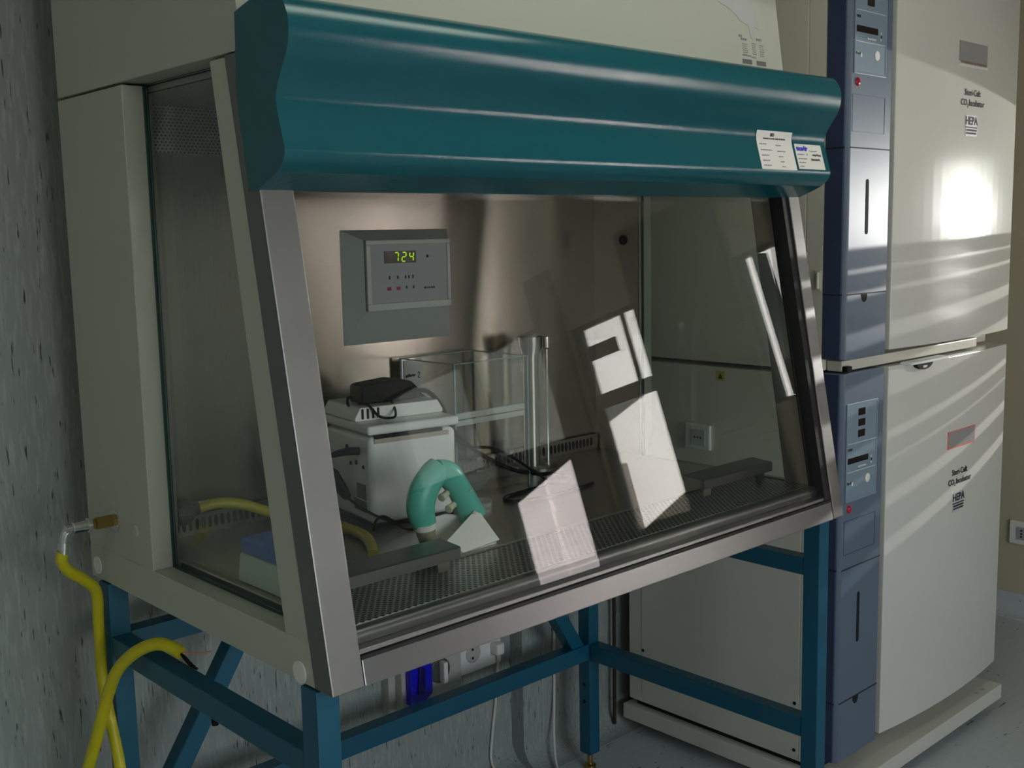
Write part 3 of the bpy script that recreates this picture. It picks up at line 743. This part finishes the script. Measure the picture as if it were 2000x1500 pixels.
bm = NB(); T(bm, [(1.322, YB - .006, .80), (1.330, YB - .006, .50), (1.330, YB - .006, .30), (1.325, YB - .008, .17), (1.300, YB - .03, .07), (1.265, YB - .075, .008), (1.20, YB - .18, .004)], .0038, 6, 10)
tag(obj('white_cable', bm, cable_wh), 'thin white cable down the wall beside the rear right leg', 'cable')
rs = thing('wall_socket', 'white three hole socket on the beige wall right of the incubators', 'socket', (XR, .41, .325))
obj('plate', B(NB(), XR - .012, XR + .001, .345, .468, .280, .372, .006, 3), white_pl, rs)
obj('socket_insert', B(NB(), XR - .014, XR - .010, .362, .440, .300, .350, .002), grey_key, rs)
bm = NB()
for y_ in (.382, .42):
    for d_ in (-.012, 0, .012): LATHE(bm, [(0, .004), (.001, .004)], (XR - .014, y_, .325 + d_), (-1, 0, 0), 10)
obj('pin_holes', bm, dark_hole, rs)
# dark pipe in the gap behind the incubators
bm = NB(); T(bm, [(1.565, .874, .02), (1.569, .876, .4), (1.56, .874, .9), (1.565, .876, 1.5), (1.565, .876, 2.3)], .006, 5, 10)
tag(obj('supply_pipe', bm, mat('pipe_brown', srgb(44, 34, 22), .6)), 'thin dark pipe on the wall behind the incubators', 'pipe')

# ------------------------------------------------------------------ things inside the cabinet
ZT = .934
# white bench instrument
hb = thing('bench_heater', 'white boxy bench instrument with vented lid inside the cabinet', 'lab instrument', (.407, .462, ZT), math.radians(-9))
BW, BD, BH = .196, .205, .183
obj('foot_plate', B(NB(), .008, BW - .008, .008, BD - .008, 0, .010), black, hb, local=True)
instr_white = mat('instrument_white', srgb(246, 246, 240), .35)
obj('housing', B(NB(), 0, BW, 0, BD, .008, BH, .014, 4), instr_white, hb, local=True)
bm = NB(); B(bm, -.004, BW + .004, -.004, BD + .002, BH + .003, BH + .022, .006, 3); obj('lid', bm, instr_white, hb, local=True)
obj('lid_joint', B(NB(), .012, BW - .034, -.0012, .004, BH - .004, BH + .002), black, hb, local=True)
obj('lid_band', B(NB(), .010, BW - .02, -.0018, .004, BH - .014, BH - .005), mat('pinkish_band', srgb(190, 176, 164), .5), hb, local=True)
bm = NB(); P(bm, [(-.002, BH + .022), (-.002, BH + .030), (.010, BH + .050), (.186, BH + .050), (.198, BH + .030), (.198, BH + .022)], 1, .055, BD, .004, 2)
hump = obj('lid_hump', bm, instr_white, hb, local=True)
bm = NB()
for k in range(4): B(bm, .012 + .0115 * k, .0165 + .0115 * k, .0535, .058, BH + .027, BH + .047)
for v in bm.verts: pass
obj('vent_slits', bm, dark_hole, hb, local=True)
bm = NB()
for (y, z, r) in ((.05, .150, .006), (.075, .148, .006), (.10, .150, .006), (.06, .125, .005), (.03, .120, .004), (.085, .12, .004)):
    LATHE(bm, [(0, r), (.002, r * .9)], (0, y, z), (-1, 0, 0), 12)
obj('side_sockets', bm, black, hb, local=True)
obj('rating_label', B(NB(), -.001, .001, .022, .062, .055, .085), mat('label_grey', srgb(120, 118, 108), .6), hb, local=True)
obj('rating_label', B(NB(), -.001, .001, .022, .075, .030, .052), bpy.data.materials['label_grey'], hb, local=True)
def HB(u, v, w):       # instrument frame to world
    c, s_ = math.cos(math.radians(-9)), math.sin(math.radians(-9))
    return (.407 + u * c - v * s_, .462 + u * s_ + v * c, ZT + w)
# plug lead in its flank
pc = thing('power_lead', 'black power lead with inline switch plugged into the white instrument', 'cable', HB(0, .05, .15))
bm = NB(); T(bm, [HB(-.001, .045, .150), HB(-.02, .05, .151), HB(-.035, .065, .147), HB(-.042, .085, .140)], [.008, .008, .007, .005], 5, 12); obj('plug', bm, black, pc)
bm = NB(); T(bm, [HB(-.042, .085, .140), HB(-.046, .085, .125), HB(-.044, .080, .112)], .0028, 5, 8)
T(bm, [HB(-.028, .045, .060), HB(-.016, .020, .045), HB(.004, -.012, .030), HB(.030, -.022, .018), HB(.060, -.024, .013), HB(.085, -.05, .008), HB(.072, -.16, .006)], .0026, 6, 8)
obj('cord', bm, black, pc)
bm = NB(); T(bm, [HB(-.045, .080, .115), HB(-.044, .075, .105), HB(-.036, .060, .080), HB(-.030, .050, .065), HB(-.027, .045, .058)], [.006, .012, .0125, .010, .004], 4, 10); obj('inline_switch', bm, black, pc)
bm = NB(); T(bm, [HB(-.004, -.012, .002), HB(-.001, -.016, .022), HB(.012, -.02, .030), HB(.03, -.026, .020), HB(.05, -.045, .004), HB(.08, -.06, .004)], .0026, 6, 8)
tag(obj('thin_lead', bm, black), 'short loop of black lead at the foot of the white instrument', 'cable')
# power adapter lying on the lid
ad = thing('power_adapter', 'black power adapter brick lying on top of the white instrument', 'adapter', HB(.09, .11, BH + .05))
zt = BH + .05
bm = NB(); pts = [(.018, zt + .002), (.018, zt + .036), (.026, zt + .040), (.095, zt + .046), (.130, zt + .040), (.146, zt + .024), (.150, zt + .003)]
bm2 = NB(); P(bm2, [(p + .008, q) for p, q in pts], 1, .075, .135, .004, 2)
for v in bm2.verts: v.co = Vector(HB(*v.co))
obj('casing', bm2, black, ad); bm.free()
bm = NB(); T(bm, [HB(.020, .11, zt + .014), HB(.010, .108, zt + .014), HB(.004, .100, zt + .006), HB(.002, .09, zt + .001)], .0028, 5, 8)
T(bm, [HB(.022, .084, zt + .004), HB(.030, .06, zt + .003), HB(.042, .035, zt - .018), HB(.070, .03, zt - .022), HB(.082, .045, zt - .012), HB(.090, .075, zt + .003)], .0026, 6, 8)
T(bm, [HB(.150, .11, zt + .014), HB(.168, .11, zt + .014)], .005, 1, 8)
obj('lead', bm, black, ad)
bm = NB()
T(bm, [HB(.166, .110, zt + .014), HB(.190, .105, zt + .010), HB(.208, .09, zt - .012), HB(.222, .075, zt - .050), (.646, .490, 1.090), (.664, .487, 1.070), (.704, .487, 1.040), (.756, .487, 1.010), (.815, .488, .982), (.885, .510, .962), (.950, .545, .943), (1.01, .53, .9385)], .0048, 6, 8)
tag(obj('black_cable', bm, black), 'thicker black cable sagging right from the power adapter', 'cable')
bm = NB()
T(bm, [HB(.166, .112, zt + .013), HB(.186, .11, zt - .002), HB(.204, .095, zt - .026), HB(.218, .078, zt - .070), (.648, .484, 1.074), (.680, .480, 1.056), (.735, .478, 1.046), (.790, .478, 1.020), (.850, .480, .982), (.895, .488, .955), (.900, .480, .939), (.83, .472, .9375), (.762, .462, .9375), (.735, .435, .9375), (.765, .408, .9375), (.85, .395, .9375), (.98, .41, .9375)], .0032, 6, 8)
tag(obj('black_cable', bm, black), 'thinner black cable looping from the adapter over the worktop', 'cable')

# clear acrylic box behind the instrument
ab = thing('acrylic_box', 'open clear acrylic box standing behind the white instrument', 'acrylic box', (.76, .585, ZT))
ax0, ax1, ay0, ay1, az1, th = .655, .866, .500, .682, 1.231, .004
obj('wall', B(NB(), ax0, ax1, ay0, ay0 + th, ZT, az1), acrylic, ab); obj('wall', B(NB(), ax0, ax1, ay1 - th, ay1, ZT, az1), acrylic, ab)
obj('wall', B(NB(), ax0, ax0 + th, ay0 + th, ay1 - th, ZT, az1), acrylic, ab); obj('wall', B(NB(), ax1 - th, ax1, ay0 + th, ay1 - th, ZT, az1), acrylic, ab)
bm = NB(); e = .0022
for (x, y) in ((ax0, ay0), (ax1, ay0), (ax0, ay1), (ax1, ay1)): B(bm, x - e, x + e, y - e, y + e, ZT, az1 + .001)
for y in (ay0, ay1): B(bm, ax0, ax1, y - e, y + e, az1, az1 + .002)
for x in (ax0, ax1): B(bm, x - e, x + e, ay0, ay1, az1, az1 + .002)
obj('edges', bm, acrylic_edge, ab)
bm = NB(); B(bm, ax0 + .002, ax1 - .002, ay0 + .006, ay0 + .012, 1.112, 1.126, .002); B(bm, ax0 + .002, ax1 - .002, ay0 + .006, ay0 + .010, 1.098, 1.110, .002)
obj('shelf_rail', bm, white_pl, ab, label='white double rail across the clear box')
pp = obj('paper_label', B(NB(), .660, .710, ay1 - .0055, ay1 - .0042, 1.162, 1.226), white_paper, ab)
bm = NB(); ptsl = []
for k in range(16): ptsl.append((.663 + .0018 * k, ay1 - .006, 1.192 + (.005 if k % 2 else -.004) * random.uniform(.4, 1)))
T(bm, ptsl, .0008, 3, 6); T(bm, [(.697, ay1 - .006, 1.196), (.700, ay1 - .006, 1.199), (.703, ay1 - .006, 1.195), (.698, ay1 - .006, 1.187), (.704, ay1 - .006, 1.186)], .0009, 4, 6)
obj('handwriting', bm, ink, pp)

# polished steel stand with flared head
sp = thing('steel_stand', 'tall polished steel stand with flared head beside the clear box', 'stand', (1.022, .635, ZT))
obj('base', LATHE(NB(), [(0, .052), (.006, .052), (.009, .046), (.010, .02)], (1.022, .635, ZT), (0, 0, 1), 32), steel_dark, sp)
obj('column', LATHE(NB(), [(.008, .020), (.275, .020), (.300, .030), (.322, .031), (.324, .026)], (1.008, .635, ZT), (0, 0, 1), 28), steel_dark, sp)
obj('rod', LATHE(NB(), [(.008, .0055), (.288, .0055), (.292, .0095), (.318, .0095), (.320, .007)], (1.056, .630, ZT), (0, 0, 1), 18), chrome, sp, label='thin bright chrome rod')

# pipette controller parked on a white stand
pt = thing('pipette_controller', 'teal pistol grip pipette controller leaning in a white stand', 'pipette controller', (.43, .25, ZT))
bm = NB(); fl = (Vector((.3, .95, 0)).normalized(), .78)
T(bm, [(.369, .250, .990), (.360, .250, 1.022), (.368, .250, 1.052), (.388, .250, 1.076), (.404, .250, 1.090)], [.0215, .026, .027, .026, .0225], 7, 20, fl)
T(bm, [(.398, .250, 1.084), (.424, .250, 1.074), (.448, .251, 1.046), (.467, .252, 1.015), (.484, .252, .984)], [.021, .024, .0225, .024, .0265], 7, 20, fl)
obj('grip', bm, teal_pl, pt, angle=60)
obj('nose_ring', LATHE(NB(), [(-.004, .0205), (.006, .0205), (.008, .018)], (.368, .25, .990), (.12, 0, -1), 24), white_pl, pt)
obj('nose_cone', LATHE(NB(), [(.004, .0175), (.020, .0165), (.045, .012), (.047, .008)], (.368, .25, .988), (.22, 0, -1), 24), mat('amber_cone', srgb(150, 142, 116), .25), pt)
for (x, z) in ((.4085, 1.036), (.424, 1.012)):
    obj('trigger_button', LATHE(NB(), [(0, .006), (.012, .006), (.015, .0075), (.019, .0075), (.020, .005)], (x + .012, .249, z + .004), (-.85, -.25, -.25), 18), cream_btn, pt)
bm = NB(); LATHE(bm, [(0, .0022), (.002, .0022)], (.462, .232, 1.040), (0, -1, 0), 10); LATHE(bm, [(0, .0038), (.002, .0038)], (.468, .231, .998), (0, -1, 0), 12)
obj('screws', bm, cream_btn, pt)
# folded white plate stand
wp = thing('pipette_stand', 'folded white plate stand holding the teal pipette controller', 'stand', (.47, .25, ZT))
bm = NB()
P(bm, [(.384, .988), (.405, .996), (.430, .997), (.458, .989), (.470, .937), (.400, .937)], 1, .264, .268, .001, 1)
obj('back_plate', bm, white_pl, wp)
bm = NB(); v_ = [(.379, .210, .962), (.479, .235, 1.003), (.512, .212, .942), (.424, .211, .9365)]
va = [bm.verts.new(p) for p in v_]; vb = [bm.verts.new((p[0] - .001, p[1] + .0035, p[2] - .003)) for p in v_]
bm.faces.new(va); bm.faces.new(vb[::-1])
for i in range(4): bm.faces.new((va[i], va[(i + 1) % 4], vb[(i + 1) % 4], vb[i]))
obj('front_plate', bm, white_pl, wp)
bm = NB(); P(bm, [(.395, .213), (.508, .216), (.490, .270), (.398, .270)], 2, ZT + .0005, ZT + .004); obj('base_plate', bm, white_pl, wp)
tag(obj('bottle_cap', LATHE(NB(), [(0, .024), (.014, .024), (.017, .021), (.018, .015)], (.345, .222, ZT), (0, 0, 1), 30), mat('dark_teal_cap', srgb(40, 120, 118), .4)), 'dull teal round cap behind the left armrest', 'cap')

# yellow tube with grey plug along the back of the worktop
yt = thing('inner_tube', 'short yellow tube lying inside the cabinet around the white instrument', 'hose', (.30, .45, ZT))
bm = NB(); T(bm, [(.140, .668, .990), (.185, .660, .996), (.235, .645, .986), (.290, .610, .961), (.335, .560, .946), (.356, .500, .945), (.352, .420, .945), (.322, .350, .945), (.284, .290, .945)], .0105, 7, 14); obj('tube', bm, yellow_in, yt)
bm = NB(); LATHE(bm, [(0, .024), (.012, .026), (.030, .024), (.040, .014), (.050, .0125)], (.098, .668, .989), (1, 0, .05), 24); obj('grey_plug', bm, mat('plug_grey', srgb(64, 72, 66), .5), yt)
# tip rack near the left pane
tb = thing('tip_rack', 'milky plastic tip rack with blue lid by the left window', 'rack', (.112, .29, ZT))
bm = NB(); P(bm, [(.064, ZT), (.165, ZT), (.160, .982), (.070, .982)], 1, .205, .372, .004, 2); obj('body', bm, tip_white, tb)
bm = NB(); P(bm, [(.070, .982), (.160, .982), (.157, 1.008), (.073, 1.008)], 1, .207, .370, .005, 3); obj('lid', bm, tip_blue, tb, label='blue lid')

# stainless armrests over the grille
def armrest(x0, x1, label):
    a = thing('armrest', label, 'armrest', ((x0 + x1) / 2, .17, .934))
    bm = NB(); P(bm, [(.150, .951), (.150, .970), (.153, .972), (.205, .976), (.205, .974), (.154, .9695), (.152, .967), (.152, .951)], 0, x0, x1); obj('bar', bm, steel, a)
    for x in (x0 + .025, x1 - .030):
        obj('leg', P(NB(), [(x - .012, .932), (x + .012, .932), (x + .016, .971), (x - .016, .971)], 1, .160, .166), steel_dark, a)
    return a
armrest(.058, .366, 'stainless armrest bar over the grille at the left end')
armrest(1.046, 1.300, 'stainless armrest bar over the grille at the right end')

# crumpled clear bag and dishes left on the worktop
bm = NB(); bmesh.ops.create_icosphere(bm, subdivisions=4, radius=1)
rnd = random.Random(5); dirs = [(Vector((rnd.gauss(0, 1), rnd.gauss(0, 1), rnd.gauss(0, 1))).normalized(), rnd.uniform(.55, .95)) for _ in range(26)]
for v in bm.verts:
    d = v.co.normalized(); k = min([1.25] + [h / max(d.dot(n), 1e-3) for n, h in dirs if d.dot(n) > .2])
    v.co = Vector((.775 + d.x * k * .085, .585 + d.y * k * .062, ZT + .034 + max(d.z * k * .034, -.033)))
tag(obj('plastic_bag', bm, bag_m, angle=20), 'crumpled clear plastic bag lying inside the clear acrylic box', 'bag')
for k, (x, y, lab) in enumerate(((.668, .448, 'shallow clear dish at the right foot of the white instrument'), (.945, .485, 'shallow clear dish on the worktop in front of the steel stand'))):
    tag(obj('clear_dish', LATHE(NB(), [(0, .028), (.012, .029), (.013, .030), (.0135, .026), (.004, .025)], (x, y, ZT), (0, 0, 1), 30), bag_m), lab, 'dish')

# ------------------------------------------------------------------ lamps and daylight
def ceiling_lamp(x, y, lab):
    t = thing('ceiling_lamp', lab, 'ceiling lamp', (x, y, ZC))
    obj('housing', B(NB(), x - .62, x + .62, y - .16, y + .16, 2.74, 2.80, .006), white_pl, t)
    obj('diffuser', B(NB(), x - .60, x + .60, y - .14, y + .14, 2.734, 2.742), lamp_m, t)
    for dx in (-.4, .4): obj('hanger', LATHE(NB(), [(0, .006), (ZC - 2.80, .006)], (x + dx, y, 2.80), (0, 0, 1), 10), white_pl, t)
ceiling_lamp(.75, -.45, 'long fluorescent ceiling lamp in front of the cabinet hood')
ceiling_lamp(-1.75, -.7, 'added ceiling lamp left of the cabinet, filling its side')  # added unseen lamp, fill light for the left panel

wd = bpy.data.worlds.new('daylight'); S.world = wd; wd.use_nodes = True
wn, wl = wd.node_tree.nodes, wd.node_tree.links
bg = wn['Background']
sky = wn.new('ShaderNodeTexSky'); sky.sky_type = 'NISHITA'; sky.sun_disc = False; sky.sun_elevation = math.radians(38); sky.sun_rotation = math.radians(230)
wl.new(sky.outputs[0], bg.inputs['Color']); bg.inputs['Strength'].default_value = .35

def light(name, kind, loc, energy, color=(1, 1, 1), **kw):
    l = bpy.data.lights.new(name, kind); l.energy = energy; l.color = color
    for k, v in kw.items(): setattr(l, k, v)
    o = bpy.data.objects.new(name, l); COL.objects.link(o); o.location = loc
    return o
def aim(o, d): o.rotation_euler = Vector(d).to_track_quat('-Z', 'Y').to_euler()
sun = light('sun', 'SUN', (0, 0, 8), 95, (1, .96, .93), angle=math.radians(.5)); aim(sun, (.72, -.30, -.62))
def area(name, loc, d, w, h, energy, color):
    o = light(name, 'AREA', loc, energy, color, shape='RECTANGLE', size=w, size_y=h); aim(o, d); return o
area('front_window_fill', ((WF[0] + WF[1]) / 2, YF - .02, (WF[2] + WF[3]) / 2), (0, 1, 0), WF[1] - WF[0] - .1, WF[3] - WF[2] - .1, 40, (.93, .97, 1))  # added area lamp in the unseen front window, fills the room
# added spot lamp standing in for a sun glint, streaks the incubator doors
gl_ = light('glint_spot', 'SPOT', (5.0, -1.10, 1.55), 230, (1, .97, .94), shadow_soft_size=.007, spot_size=math.radians(70), spot_blend=.4); aim(gl_, Vector((2.2, .15, 1.25)) - gl_.location)

# ------------------------------------------------------------------ camera
cd = bpy.data.cameras.new('camera'); cam = bpy.data.objects.new('camera', cd); COL.objects.link(cam)
cd.sensor_width = 36; cd.lens = 38.697; cd.clip_start = .02; cd.clip_end = 100
cam.matrix_world = Matrix(((.7295271, .10701827, -.67552743, -.81020325), (-.6836424, .08438726, -.72492197, -1.24921485), (-.02057399, .99066941, .13472502, 1.49830475), (0, 0, 0, 1)))
S.camera = cam
S.view_settings.view_transform = 'Standard'; S.view_settings.look = 'None'; S.view_settings.gamma = 1; S.view_settings.use_curve_mapping = False
S.view_settings.exposure = 0
S.cycles.use_denoising = True
S.cycles.max_bounces = 10; S.cycles.diffuse_bounces = 4; S.cycles.glossy_bounces = 5; S.cycles.transparent_max_bounces = 24; S.cycles.transmission_bounces = 6
S.cycles.sample_clamp_indirect = 6
S.cycles.caustics_reflective = False; S.cycles.caustics_refractive = False
